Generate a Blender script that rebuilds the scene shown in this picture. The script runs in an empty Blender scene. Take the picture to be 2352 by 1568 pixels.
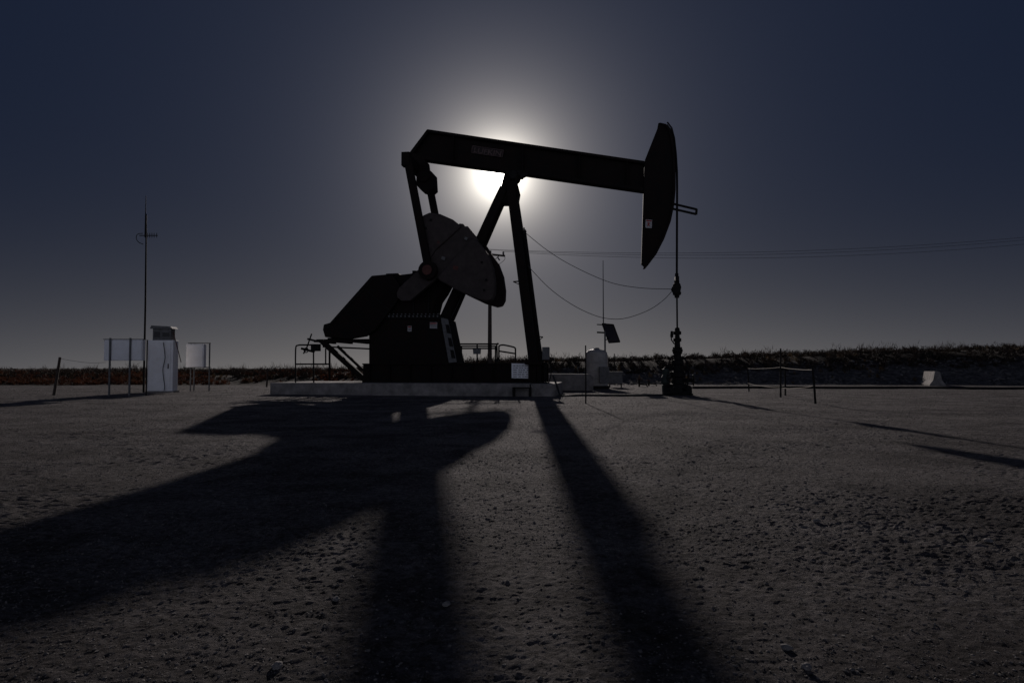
import bpy, bmesh, math, random
import numpy as np
from mathutils import Vector, Matrix
random.seed(7); rng = np.random.default_rng(11)
R = math.radians
C = bpy.context.scene.collection
# ------------------------------------------------------------------ camera model
F = 1568.0; PITCH = R(2.23); CH = 1.02
def ray(px, py):
    a = (px-1176)/F; b = -(py-784)/F
    return Vector((a, math.cos(PITCH)-math.sin(PITCH)*b, math.sin(PITCH)+math.cos(PITCH)*b))
CAM = Vector((0, 0, CH))
def W(px, py, Y):
    d = ray(px, py); return CAM + d*(Y/d.y)
ALPHA = R(8.5)
OW = W(1555, 900, 25.8); OW.z = 0
UH = Vector((math.cos(ALPHA), -math.sin(ALPHA), 0)); VH = Vector((math.sin(ALPHA), math.cos(ALPHA), 0))
def P(px, py, v):
    d = ray(px, py); t = (v-(CAM-OW).dot(VH))/d.dot(VH)
    p = CAM + d*t - OW
    return (p.dot(UH), p.z)
def P3(px, py, v):
    u, z = P(px, py, v); return (u, v, z)
# ------------------------------------------------------------------ materials
MATS = {}
def mat(name, col, rough=.6, metal=0, var=.25, scale=6, bump=.15, col2=None, trans=0):
    m = bpy.data.materials.new(name); m.use_nodes = True; nt = m.node_tree; N = nt.nodes; Lk = nt.links
    b = N['Principled BSDF']; b.inputs['Roughness'].default_value = rough; b.inputs['Metallic'].default_value = metal
    tc = N.new('ShaderNodeTexCoord'); n = N.new('ShaderNodeTexNoise'); n.inputs['Scale'].default_value = scale
    n.inputs['Detail'].default_value = 6; n.inputs['Roughness'].default_value = .65
    Lk.new(tc.outputs['Object'], n.inputs['Vector'])
    rp = N.new('ShaderNodeValToRGB'); rp.color_ramp.elements[0].position = .35; rp.color_ramp.elements[1].position = .68
    c2 = col2 or [c*(1-var) for c in col]; c1 = [min(1, c*(1+var)) for c in col] if not col2 else col
    rp.color_ramp.elements[0].color = (*c2, 1); rp.color_ramp.elements[1].color = (*c1, 1)
    Lk.new(n.outputs['Fac'], rp.inputs['Fac']); Lk.new(rp.outputs['Color'], b.inputs['Base Color'])
    if bump:
        n2 = N.new('ShaderNodeTexNoise'); n2.inputs['Scale'].default_value = scale*6; n2.inputs['Detail'].default_value = 4
        Lk.new(tc.outputs['Object'], n2.inputs['Vector'])
        bp = N.new('ShaderNodeBump'); bp.inputs['Strength'].default_value = bump; bp.inputs['Distance'].default_value = .02
        Lk.new(n2.outputs['Fac'], bp.inputs['Height']); Lk.new(bp.outputs['Normal'], b.inputs['Normal'])
    if trans:
        tr = N.new('ShaderNodeBsdfTranslucent'); Lk.new(rp.outputs['Color'], tr.inputs['Color'])
        mx = N.new('ShaderNodeMixShader'); mx.inputs[0].default_value = trans
        Lk.new(b.outputs[0], mx.inputs[1]); Lk.new(tr.outputs[0], mx.inputs[2]); Lk.new(mx.outputs[0], N['Material Output'].inputs[0])
    MATS[name] = m; return m
STEEL = mat('dark_painted_steel', (.0055, .0045, .0042), .85, 0, .5, 3, .1, col2=(.011, .006, .0045))
STEEL2 = mat('worn_dark_steel', (.0095, .0085, .008), .75, .05, .4, 9, .1)
for m_ in (STEEL, STEEL2): m_.node_tree.nodes['Principled BSDF'].inputs['Specular IOR Level'].default_value = .2
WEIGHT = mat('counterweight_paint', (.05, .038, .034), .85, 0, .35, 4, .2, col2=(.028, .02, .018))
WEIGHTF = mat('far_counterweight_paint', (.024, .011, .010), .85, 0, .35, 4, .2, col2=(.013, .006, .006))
RED = mat('red_edge_paint', (.075, .022, .016), .8, 0, .4, 7)
GREY = mat('galvanised_grey', (.11, .11, .11), .65, .1, .3, 8)
WHITE = mat('white_paint', (.86, .86, .87), .55, 0, .1, 3, .05, col2=(.76, .75, .74))
SIGNW = mat('sign_white', (.4, .39, .39), .7, 0, .05, 20, 0, col2=(.3, .29, .29))
INK = mat('sign_ink', (.03, .03, .03), .6, 0, .1, 5, 0)
SIGNR = mat('sign_red', (.28, .03, .025), .6, 0, .1, 5, 0)
PALE = mat('faded_lettering', (.10, .065, .06), .8, 0, .4, 12, 0)
DARKRED = mat('name_plate_red', (.018, .010, .009), .8, 0, .3, 12, 0)
CONC = mat('pale_concrete', (.28, .255, .24), .9, 0, .3, 3, .5, col2=(.13, .12, .112))
RUBBER = mat('black_rubber', (.015, .015, .015), .6, 0, .2, 5, 0)
WOOD = mat('weathered_wood', (.05, .036, .028), .9, 0, .4, 12, .4)
ROPE = mat('pale_rope', (.4, .36, .3), .9, 0, .3, 20, .3)
GLASSP = mat('solar_cells', (.012, .014, .03), .5, 0, .3, 14, 0)
TANK = mat('tank_plastic', (.3, .285, .27), .6, 0, .2, 2, .05)
WIRE = mat('wire_metal', (.04, .04, .045), .6, .3, .2, 5, 0)
GREEN = mat('dull_green_valve_paint', (.022, .032, .026), .7, 0, .3, 9, .1)
STONE = mat('pale_limestone', (.17, .155, .145), .95, 0, .3, 9, .5, col2=(.09, .08, .074))
# ------------------------------------------------------------------ mesh helpers
class MB:
    def __init__(s): s.v = []; s.f = []
    def add(s, vs, fs):
        o = len(s.v); s.v += [tuple(p) for p in vs]; s.f += [tuple(i+o for i in f) for f in fs]; return s
    def box(s, a, b):
        x0, y0, z0 = a; x1, y1, z1 = b
        return s.add([(x0,y0,z0),(x1,y0,z0),(x1,y1,z0),(x0,y1,z0),(x0,y0,z1),(x1,y0,z1),(x1,y1,z1),(x0,y1,z1)],
                     [(0,3,2,1),(4,5,6,7),(0,1,5,4),(1,2,6,5),(2,3,7,6),(3,0,4,7)])
    def prism(s, poly, v0, v1):      # poly in (u,z)
        n = len(poly)
        vs = [(p[0], v0, p[1]) for p in poly]+[(p[0], v1, p[1]) for p in poly]
        fs = [tuple(range(n)), tuple(range(2*n-1, n-1, -1))]+[(i, i+n, (i+1) % n+n, (i+1) % n) for i in range(n)]
        return s.add(vs, fs)
    def pprism(s, pts, vf, v0, v1): return s.prism([P(a, b, vf) for a, b in pts], v0, v1)
    def bar(s, a, b, w, h, side=(0, 1, 0)):   # rectangular bar; w along `side`
        a = Vector(a); b = Vector(b); d = (b-a).normalized(); sd = Vector(side)
        if abs(d.dot(sd)) > .95: sd = Vector((1, 0, 0))
        sd = (sd-d*sd.dot(d)).normalized(); up = d.cross(sd)
        vs = []
        for p in (a, b):
            for i, j in ((-1,-1),(1,-1),(1,1),(-1,1)): vs.append(p+sd*w/2*i+up*h/2*j)
        return s.add(vs, [(0,1,2,3),(7,6,5,4),(0,4,5,1),(1,5,6,2),(2,6,7,3),(3,7,4,0)])
    def tube(s, path, r, n=8, closed=False):
        pts = [Vector(p) for p in path]; m = len(pts); rs = r if isinstance(r, (list, tuple)) else [r]*m
        t0 = (pts[1]-pts[0]).normalized(); up = Vector((0,0,1)) if abs(t0.z) < .9 else Vector((1,0,0))
        nrm = (up-t0*up.dot(t0)).normalized(); vs = []
        for i, p in enumerate(pts):
            t = (pts[min(i+1, m-1)]-pts[max(i-1, 0)]).normalized()
            if t.length < .5: t = t0
            nrm = (nrm-t*nrm.dot(t)); nrm.normalize(); bn = t.cross(nrm)
            for k in range(n):
                a = 2*math.pi*k/n; vs.append(p+(nrm*math.cos(a)+bn*math.sin(a))*rs[i])
        fs = [(i*n+k, i*n+(k+1) % n, (i+1)*n+(k+1) % n, (i+1)*n+k) for i in range(m-1) for k in range(n)]
        fs += [tuple(range(n))[::-1], tuple(range((m-1)*n, m*n))]
        return s.add(vs, fs)
    def lathe(s, prof, c=(0, 0), n=20):    # prof (r,z)
        m = len(prof); vs = []
        for r, z in prof:
            for k in range(n): a = 2*math.pi*k/n; vs.append((c[0]+r*math.cos(a), c[1]+r*math.sin(a), z))
        fs = [(i*n+k, i*n+(k+1) % n, (i+1)*n+(k+1) % n, (i+1)*n+k) for i in range(m-1) for k in range(n)]
        fs += [tuple(range(n))[::-1], tuple(range((m-1)*n, m*n))]
        return s.add(vs, fs)
    def torus(s, c, r, r2, axis='y', n=20):
        pts = []
        for k in range(n+1):
            a = 2*math.pi*k/n; q = (r*math.cos(a), r*math.sin(a))
            pts.append((c[0]+q[0], c[1], c[2]+q[1]) if axis == 'y' else ((c[0], c[1]+q[0], c[2]+q[1]) if axis == 'x' else (c[0]+q[0], c[1]+q[1], c[2])))
        return s.tube(pts, r2, 6)
BASE = {}
def link(o, parent, base, frame):
    C.objects.link(o)
    if parent:
        o.parent = parent; BASE[o.name] = BASE[parent.name]
    else:
        b = Vector(base); BASE[o.name] = b
        if frame: o.location = OW+UH*b.x+VH*b.y+Vector((0, 0, b.z)); o.rotation_euler = (0, 0, -ALPHA)
        else: o.location = b
def tag(o, label, cat, group=None, kind=None):
    o['label'] = label
    if cat: o['category'] = cat
    if group: o['group'] = group
    if kind: o['kind'] = kind
    return o
def thing(name, label, cat, base=(0,0,0), frame=False, group=None):
    o = bpy.data.objects.new(name, None); o.empty_display_size = .3; link(o, None, base, frame); return tag(o, label, cat, group)
def mk(name, mb, m, parent=None, base=(0,0,0), frame=False, bev=0, smooth=False):
    b = BASE[parent.name] if parent else Vector(base)
    me = bpy.data.meshes.new(name)
    me.from_pydata([(p[0]-b.x, p[1]-b.y, p[2]-b.z) for p in mb.v], [], mb.f)
    bm = bmesh.new(); bm.from_mesh(me); bmesh.ops.recalc_face_normals(bm, faces=bm.faces); bm.to_mesh(me); bm.free()
    me.materials.append(m)
    if smooth:
        for p in me.polygons: p.use_smooth = True
    o = bpy.data.objects.new(name, me); link(o, parent, base, frame)
    if bev:
        md = o.modifiers.new('bevel', 'BEVEL'); md.width = bev; md.segments = 2; md.limit_method = 'ANGLE'; md.angle_limit = R(40)
    return o
def smoothpath(pts, k=6):
    pts = [Vector(p) for p in pts]; out = []
    for i in range(len(pts)-1):
        p0 = pts[max(i-1, 0)]; p1 = pts[i]; p2 = pts[i+1]; p3 = pts[min(i+2, len(pts)-1)]
        for j in range(k):
            t = j/k
            out.append(.5*((2*p1)+(p2-p0)*t+(2*p0-5*p1+4*p2-p3)*t*t+(3*p1-p0-3*p2+p3)*t**3))
    out.append(pts[-1]); return out
# ================================================================== SETTING
def vnoise(x, y, seed):
    xi = np.floor(x).astype(np.int64); yi = np.floor(y).astype(np.int64); fx = x-xi; fy = y-yi
    def h(a, b):
        n = (a*374761393+b*668265263+seed*974711) & 0x7fffffff; n = ((n ^ (n >> 13))*1274126177) & 0x7fffffff
        return ((n ^ (n >> 16)) & 0xffff)/65535.0
    fx = fx*fx*(3-2*fx); fy = fy*fy*(3-2*fy)
    return (h(xi, yi)*(1-fx)+h(xi+1, yi)*fx)*(1-fy)+(h(xi, yi+1)*(1-fx)+h(xi+1, yi+1)*fx)*fy-.5
def sstep(a, b, x): t = np.clip((x-a)/(b-a), 0, 1); return t*t*(3-2*t)
def terrain(x, y, fine=True):
    x = np.asarray(x, float); y = np.asarray(y, float)
    yy = y+1.2*vnoise(x/9, y/9, 5)
    A = .5+1.0*sstep(-20, 6, x)+1.0*sstep(6, 44, x)
    z = A*sstep(41, 49.5, yy)
    z = z*(1+.16*vnoise(x/7, y/7, 3))
    z += sstep(42, 50, y)*.25*vnoise(x/2.2, y/2.2, 8)*(.3+.7*sstep(-10, 10, x))
    z = z*(1-sstep(58, 90, y)*.5)*(1-sstep(85, 400, y))
    z = np.where(y > 400, -1.5*sstep(400, 3000, y), z)
    z += .05*vnoise(x/3.3, y/3.3, 1)*(1-sstep(60, 120, y))
    if fine:
        m = 1-sstep(30, 60, y)
        patch = .35+1.1*np.clip(vnoise(x/1.3+7, y/1.3, 21)+.5, 0, 1)
        a = x*.8+y*.6; b = y*.8-x*.6; c = x*.5-y*.87; d = y*.5+x*.87     # rotated lattices hide the grid
        z += m*patch*(.009*vnoise(a/.31, b/.31, 2)+.006*vnoise(c/.12, d/.12, 4)+.008*vnoise(a/.045, b/.045, 6)+.008*vnoise(c/.024, d/.024, 16)+.005*vnoise(a/.014, b/.014, 26))
        z += m*.006*np.clip(vnoise(c/.05, d/.05, 9)-.26, 0, 1)*4*patch
    return z
def tz(x, y): return float(terrain(x, y, False))
def axis_pos(a, step, ratio, end):
    out = [a]; s = step
    while out[-1] < end:
        s = max(step, (out[-1])*ratio); out.append(out[-1]+s)
    return out
ys = axis_pos(1.6, .009, .0045, 62); ys = [-60, -30, -12, -6, -3, -1.5, -.5, .4, .9] + ys + [64, 67, 71, 76, 82, 90, 100, 120, 150, 200, 300, 450, 700, 1200, 2000, 3500]
xh = axis_pos(.006, .012, .009, 75)+[85, 100, 130, 180, 260, 400, 700, 1200, 2200, 3500]
xs = [-a for a in xh[::-1]]+xh
X, Y = np.meshgrid(np.array(xs), np.array(ys)); Z = terrain(X, Y)
nx, ny = len(xs), len(ys)
co = np.stack([X, Y, Z], -1).reshape(-1, 3)
idx = np.arange(nx*ny).reshape(ny, nx)
quads = np.stack([idx[:-1, :-1], idx[:-1, 1:], idx[1:, 1:], idx[1:, :-1]], -1).reshape(-1, 4)
def npmesh(name, co, faces, k, m, smooth=False):
    me = bpy.data.meshes.new(name); me.vertices.add(len(co)); me.vertices.foreach_set('co', co.astype(np.float32).ravel())
    nf = len(faces); me.loops.add(nf*k); me.loops.foreach_set('vertex_index', faces.astype(np.int32).ravel())
    me.polygons.add(nf); me.polygons.foreach_set('loop_start', np.arange(0, nf*k, k, dtype=np.int32)); 
    me.polygons.foreach_set('loop_total', np.full(nf, k, dtype=np.int32))
    me.update(calc_edges=True); me.validate(); me.materials.append(m)
    me.polygons.foreach_set('use_smooth', np.full(len(me.polygons), smooth))
    o = bpy.data.objects.new(name, me); C.objects.link(o); return o
def ground_mat():
    m = bpy.data.materials.new('caliche_ground'); m.use_nodes = True; nt = m.node_tree; N = nt.nodes; Lk = nt.links
    b = N['Principled BSDF']; b.inputs['Roughness'].default_value = .95; b.inputs['Specular IOR Level'].default_value = .1
    g = N.new('ShaderNodeNewGeometry')
    def noise(sc, det=6, ro=.6):
        n = N.new('ShaderNodeTexNoise'); n.inputs['Scale'].default_value = sc; n.inputs['Detail'].default_value = det; n.inputs['Roughness'].default_value = ro
        Lk.new(g.outputs['Position'], n.inputs['Vector']); return n.outputs['Fac']
    def ramp(f, a, b_, ca, cb):
        r = N.new('ShaderNodeValToRGB'); r.color_ramp.elements[0].position = a; r.color_ramp.elements[1].position = b_
        r.color_ramp.elements[0].color = (*ca, 1); r.color_ramp.elements[1].color = (*cb, 1); Lk.new(f, r.inputs['Fac']); return r.outputs['Color']
    def mix(f, a, b_, mode='MIX'):
        x = N.new('ShaderNodeMix'); x.data_type = 'RGBA'; x.blend_type = mode
        if isinstance(f, float): x.inputs[0].default_value = f
        else: Lk.new(f, x.inputs[0])
        Lk.new(a, x.inputs[6]); Lk.new(b_, x.inputs[7]); return x.outputs[2]
    c1 = ramp(noise(.7, 12, .8), .42, .58, (.078, .068, .066), (.20, .182, .175))
    c2 = ramp(noise(18, 10, .85), .42, .6, (.4, .38, .37), (1.35, 1.35, 1.38))
    base = mix(1.0, c1, c2, 'MULTIPLY')
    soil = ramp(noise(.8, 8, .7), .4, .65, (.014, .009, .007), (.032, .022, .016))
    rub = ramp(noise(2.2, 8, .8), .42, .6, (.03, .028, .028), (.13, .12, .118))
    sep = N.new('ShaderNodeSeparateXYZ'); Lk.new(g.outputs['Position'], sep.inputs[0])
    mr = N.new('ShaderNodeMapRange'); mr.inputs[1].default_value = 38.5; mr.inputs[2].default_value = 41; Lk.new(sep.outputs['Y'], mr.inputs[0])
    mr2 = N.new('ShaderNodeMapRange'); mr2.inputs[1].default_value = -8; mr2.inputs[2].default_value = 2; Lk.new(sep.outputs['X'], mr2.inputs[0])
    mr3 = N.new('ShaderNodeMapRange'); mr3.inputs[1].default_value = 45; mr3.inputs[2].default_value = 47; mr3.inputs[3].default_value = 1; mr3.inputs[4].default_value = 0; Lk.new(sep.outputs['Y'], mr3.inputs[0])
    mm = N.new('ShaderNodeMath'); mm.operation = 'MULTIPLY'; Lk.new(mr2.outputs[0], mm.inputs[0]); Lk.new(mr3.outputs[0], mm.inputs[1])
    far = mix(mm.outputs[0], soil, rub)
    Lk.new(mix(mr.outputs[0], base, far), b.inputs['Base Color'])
    a = noise(36, 12, .85); v = N.new('ShaderNodeTexVoronoi'); v.inputs['Scale'].default_value = 95; Lk.new(g.outputs['Position'], v.inputs['Vector'])
    bp = N.new('ShaderNodeBump'); bp.inputs['Strength'].default_value = 1.0; bp.inputs['Distance'].default_value = .034; Lk.new(a, bp.inputs['Height'])
    bp2 = N.new('ShaderNodeBump'); bp2.inputs['Strength'].default_value = .6; bp2.inputs['Distance'].default_value = .008; bp2.invert = True
    Lk.new(v.outputs['Distance'], bp2.inputs['Height']); Lk.new(bp.outputs['Normal'], bp2.inputs['Normal']); Lk.new(bp2.outputs['Normal'], b.inputs['Normal'])
    return m
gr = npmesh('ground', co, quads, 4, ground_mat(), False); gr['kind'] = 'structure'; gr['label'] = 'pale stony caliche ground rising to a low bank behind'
# gravel
bmi = bmesh.new(); bmesh.ops.create_icosphere(bmi, subdivisions=1, radius=1); iv = np.array([v.co[:] for v in bmi.verts]); itf = np.array([[v.index for v in f.verts] for f in bmi.faces]); bmi.free()
def rocks(px, py, size, name, m):
    n = len(px); k = len(iv)
    v = iv[None]*(1+.35*(rng.random((n, k, 1))-.5)*2)
    v = v*np.stack([.7+.7*rng.random(n), .7+.7*rng.random(n), .4+.4*rng.random(n)], -1)[:, None]*size[:, None, None]
    a = rng.random(n)*6.28; c, s = np.cos(a)[:, None], np.sin(a)[:, None]
    x = v[..., 0]*c-v[..., 1]*s+px[:, None]; y = v[..., 0]*s+v[..., 1]*c+py[:, None]; z = v[..., 2]+terrain(px, py)[:, None]+size[:, None]*.15
    co = np.stack([x, y, z], -1).reshape(-1, 3); f = (itf[None]+np.arange(n)[:, None, None]*k).reshape(-1, 3)
    return npmesh(name, co, f, 3, m)
n = 60000
d = np.exp(rng.uniform(math.log(1.9), math.log(34), n)); px_ = rng.uniform(-.85, .85, n)*d
keep = vnoise(px_/1.1, d/1.1, 33)+.8*rng.random(n) > .1; d = d[keep]; px_ = px_[keep]
sz = (.0018+.0042*rng.random(len(d))**7+.00028*d)*(1+.4*rng.random(len(d)))
o = rocks(px_, d, sz, 'gravel', STONE); tag(o, 'loose pale pebbles and clods scattered over the bare ground', 'gravel', kind='stuff')
n = 5000; rx = rng.uniform(-2, 62, n); ry = rng.uniform(41.5, 47, n)
o = rocks(rx, ry, .03+.1*rng.random(n)**3, 'rubble', mat('bank_rubble', (.15, .14, .138), .95, 0, .3, 2, .3, col2=(.05, .047, .045))); tag(o, 'broken pale rubble covering the slope of the bank', 'rubble', kind='stuff')
# scrub
def brush(name, n, xr, yr, hr, col, col2, leaf, lpb, thr, seed, trans=.3, upright=.4, slim=.22):
    x = rng.uniform(*xr, n); y = rng.uniform(*yr, n)
    k = vnoise(x/4, y/4, seed)+vnoise(x/1.5, y/1.5, seed+1)*.6 > thr; x = x[k]; y = y[k]; n = len(x)
    h = hr[0]+(hr[1]-hr[0])*rng.random(n)**2.5; z = terrain(x, y, False)
    th = rng.random((n, lpb))*6.28; rr = np.sqrt(rng.random((n, lpb))); zz = rng.random((n, lpb))
    wid = h*.75
    cx = x[:, None]+np.cos(th)*rr*wid[:, None]*np.sqrt(1-.85*zz**2); cy = y[:, None]+np.sin(th)*rr*wid[:, None]*np.sqrt(1-.85*zz**2)
    cz = z[:, None]+zz*h[:, None]*(.65+.35*rng.random((n, lpb)))
    c = np.stack([cx, cy, cz], -1).reshape(-1, 3); m_ = len(c)
    dirn = rng.normal(size=(m_, 3)); dirn[:, 2] = np.abs(dirn[:, 2])+upright; dirn /= np.linalg.norm(dirn, axis=1)[:, None]
    sd = np.cross(dirn, rng.normal(size=(m_, 3))); sd /= np.linalg.norm(sd, axis=1)[:, None]
    L = leaf*(.5+rng.random((m_, 1)))
    v = np.stack([c-dirn*L*.3-sd*L*slim, c-dirn*L*.3+sd*L*slim, c+dirn*L], 1).reshape(-1, 3)
    return npmesh(name, v, np.arange(m_*3).reshape(-1, 3), 3, mat(name+'_leaves', col, .9, 0, .3, .6, 0, col2=col2, trans=trans))
tag(brush('desert_scrub', 9500, (-66, 72), (45, 70), (.15, .6), (.04, .026, .017), (.016, .012, .009), .13, 46, -.3, 41, .15, .4, .18), 'dark low desert scrub covering the rise behind the pad', 'scrub', kind='stuff')
tag(brush('tall_twiggy_scrub', 900, (-60, 72), (47, 58), (.35, .95), (.05, .033, .02), (.025, .017, .012), .26, 34, -.05, 71, .15, 1.6, .05), 'thin twiggy taller scrub sticking up along the crest of the bank', 'scrub', kind='stuff')
tag(brush('russet_scrub', 3000, (-60, -4), (41, 50), (.12, .4), (.11, .038, .016), (.04, .018, .011), .12, 38, -.25, 51, .3, .4, .18), 'russet brown low brush along the left horizon', 'scrub', kind='stuff')
tag(brush('dry_grass', 1800, (-50, 62), (42, 58), (.1, .36), (.13, .085, .04), (.05, .034, .02), .14, 26, .1, 61, .3, 1.5, .1), 'dry tan grass tufts among the dark scrub', 'dry grass', kind='stuff')
# ================================================================== PUMPJACK
pj = thing('pumpjack', 'large black oil pumpjack standing on the concrete pad, silhouetted against the sun', 'pumpjack', (P(1240, 880, 0)[0], 0, .46), True)
def A_(name, mb, m=STEEL, parent=pj, bev=0, smooth=False): return mk(name, mb, m, parent, bev=bev, smooth=smooth)
# skid
mb = MB()
uL = P(832, 860, -.9)[0]; uR = P(1250, 860, -.9)[0]; zb = .462; zt = P(1150, 834, -.9)[1]
for s in (-1, 1):
    v0 = s*.8
    mb.box((uL, v0-.12, zb), (uR, v0+.12, zb+.04)); mb.box((uL, v0-.12, zt-.04), (uR, v0+.12, zt)); mb.box((uL, v0-.02, zb+.04), (uR, v0+.02, zt-.04))
    for k in range(9):
        u = uL+.3+(uR-uL-.6)*k/8; mb.box((u-.012, v0-.11, zb+.04), (u+.012, v0+.11, zt-.04))
for k in range(6):
    u = uL+.15+(uR-uL-.3)*k/5; mb.box((u-.08, -.782, zb+.06), (u+.08, .782, zt-.05))
mb.box((P(1052, 834, -.9)[0], -.68, zt-.03), (uR-.25, .68, zt-.006))
mb.box((P(1052, 834, -.9)[0], -.66, zb+.02), (uR-.25, -.6, zt-.06))
A_('skid', mb)
# pedestal
mb = MB(); mb.pprism([(847,722),(1010,723),(1028,733),(1050,836),(1050,877),(833,877),(833,868),(847,852)], -.7, -.68, .68)
ped = A_('pedestal', mb, bev=.02)
mb = MB(); mb.pprism([(884,722),(1012,722),(1013,731),(884,731)], -.78, -.78, .78); A_('flange', mb, STEEL2, ped)
for k in range(13):
    u, z = P(893+k*9.3, 726, -.8); mb = MB(); mb.tube([(u, -.72, z-.06), (u, -.72, z+.11)], .03, 6); mb.tube([(u, -.80, z), (u, -.70, z)], .035, 6); A_('bolt', mb, GREY, ped)
mb = MB(); poly = [(1012,729),(1029,733),(1049,831),(1031,833)]; mb.pprism(poly, -.74, -.74, -.705)
sp = A_('side_panel', mb, GREY)
for q in ((745, 765), (775, 795), (803, 822)):
    mb = MB()
    f = lambda y: 1014+(y-729)*.185
    mb.pprism([(f(q[0])+6, q[0]), (f(q[0])+14, q[0]+1), (f(q[1])+15, q[1]+1), (f(q[1])+6, q[1])], -.75, -.75, -.742); A_('louver', mb, STEEL2, sp)
# gear reducer
mb = MB(); mb.pprism([(851,650),(853,634),(885,633),(886,628),(914,627),(918,631),(944,628),(975,612),(1000,608),(1030,640),(1014,670),(1000,690),(992,722),(851,722)], -.6, -.6, .6)
gb = A_('gear_reducer', mb, bev=.03)
for px in (862, 905, 950, 985):
    mb = MB(); a = P(px, 640, -.62); b = P(px, 718, -.62); mb.box((a[0]-.03, -.66, b[1]), (a[0]+.03, -.601, a[1])); A_('rib', mb, STEEL2, gb)
u0, z0 = P(930, 671, -1.2); mb = MB(); mb.tube([(u0, -.99, z0), (u0, .99, z0)], .17, 20); A_('crankshaft', mb, STEEL2, gb)
A_('breather', MB().tube([P3(952, 630, -.2), P3(952, 622, -.2)], .09, 10), STEEL2, gb)
A_('dip_stick', MB().tube([P3(1003, 722, -.3), P3(1005, 700, -.3)], .03, 6), STEEL2, gb)
# belt guard
mb = MB(); mb.pprism([(741,757),(743,745),(757,741),(853,633),(900,629),(918,655),(914,690),(862,757),(840,772),(800,779),(746,774)], -.88, -.88, -.665)
bg = A_('belt_guard', mb, bev=.03)
for a, b in (((790,712),(838,758)), ((835,662),(895,712)), ((752,752),(858,640))): A_('rib', MB().bar(P3(*a, -.9), P3(*b, -.9), .03, .05), STEEL2, bg)
# motor and its mount
mb = MB(); uc, zc = P(778, 762, 0)
mb.tube([(uc, -.6, zc), (uc, -.55, zc), (uc, .45, zc), (uc, .55, zc)], [.2, .27, .27, .2], 20)
for k in range(10): a = R(36*k); mb.bar((uc+.28*math.cos(a), -.5, zc+.28*math.sin(a)), (uc+.28*math.cos(a), .42, zc+.28*math.sin(a)), .02, .05)
mb.box((uc-.28, -.45, zc-.36), (uc+.28, .4, zc-.26)); A_('motor', mb, STEEL2)
mb = MB()
for v in (-.75, .75):
    mb.bar(P3(722,783,v), P3(850,784,v), .1, .1); mb.bar(P3(742,796,v), P3(850,801,v), .08, .06)
    mb.bar(P3(740,784,v), P3(838,872,v), .12, .2); mb.bar(P3(775,795,v), P3(845,860,v), .08, .1); mb.bar(P3(757,800,v), P3(757,874,v), .06, .06)
for px in (735, 775, 815): a = P3(px, 784, -.75); mb.bar((a[0], -.75, a[2]), (a[0], .75, a[2]), .1, .1)
a = P3(720, 780, -.75); b = P3(850, 780, -.75); mb.box((a[0]+.1, -.7, a[2]-.02), (b[0], .7, a[2]+.02)); A_('motor_mount', mb)
# brake lever cluster on the left
mb = MB(); mb.tube([P3(697,812,-.9), P3(704,800,-.9), P3(716,766,-.9)], .03, 6); mb.tube([P3(692,800,-.9), P3(722,808,-.9)], .045, 6)
mb.tube([P3(706,778,-.9), P3(730,784,-.8)], .04, 6); mb.torus(P3(703,804,-.9), .09, .02); mb.box((P(715,795,-.9)[0], -.95, P(715,806,-.9)[1]), (P(732,795,-.9)[0], -.7, P(715,790,-.9)[1])); A_('brake_lever', mb, STEEL2)
# Samson post
top_n = P3(1173, 425, -.25); ft_n = P3(1226, 876, -1.0)
def leg(a, b, w=.34, name='post_leg'):
    mb = MB(); mb.bar(a, b, w*.85, w); return A_(name, mb, bev=.02)
leg(top_n, (ft_n[0], ft_n[1], zt-.02)); leg((top_n[0], .25, top_n[2]), (ft_n[0], 1.0, zt-.02))
def lerp(a, b, t): return tuple(a[i]+(b[i]-a[i])*t for i in range(3))
rt = P3(1158, 432, -.2); rf = P3(1012, 738, -.45)
leg(rt, (rf[0], -.45, rf[2]-.2), .33); leg((rt[0], .2, rt[2]), (rf[0], .45, rf[2]-.2), .33)
for t in (.35, .68, .93):
    a = lerp(top_n, ft_n, t); A_('cross_brace', MB().bar(a, (a[0], -a[1], a[2]), .12, .14))
a = lerp(top_n, ft_n, .35); b = lerp(top_n, ft_n, .68); A_('cross_brace', MB().bar(a, (b[0], -b[1], b[2]), .05, .07)); A_('cross_brace', MB().bar((a[0]+.06, -a[1], a[2]), (b[0]+.06, b[1], b[2]), .05, .07))
for s in (-1, 1):
    mb = MB(); mb.box((ft_n[0]-.3, s*1.0-.28, zt-.05), (ft_n[0]+.3, s*1.0+.2, zt+.04)); mb.bar((ft_n[0]-.05, s*.95, zb), (ft_n[0]-.05, s*.95, zt), .2, .3)
    mb.bar((ft_n[0]+.2, s*.95, zb), (ft_n[0]+.2, s*.95, zt), .2, .16); A_('foot_plate', mb)
mb = MB(); mb.pprism([(1158,398),(1181,398),(1191,440),(1186,468),(1172,466),(1150,466),(1145,452)], -.3, -.3, .3); A_('post_cap', mb, bev=.015)
mb = MB(); u, z = P(1178, 401, -.4); mb.tube([(u, -.42, z), (u, -.36, z), (u, .36, z), (u, .42, z)], [.15, .2, .2, .15], 18)
mb.box((u-.32, -.3, z-.02), (u+.32, .3, z+.16)); mb.pprism([(1192,396),(1212,398),(1211,402),(1196,409)], -.3, -.3, -.1); A_('saddle_bearing', mb, STEEL2)
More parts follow.
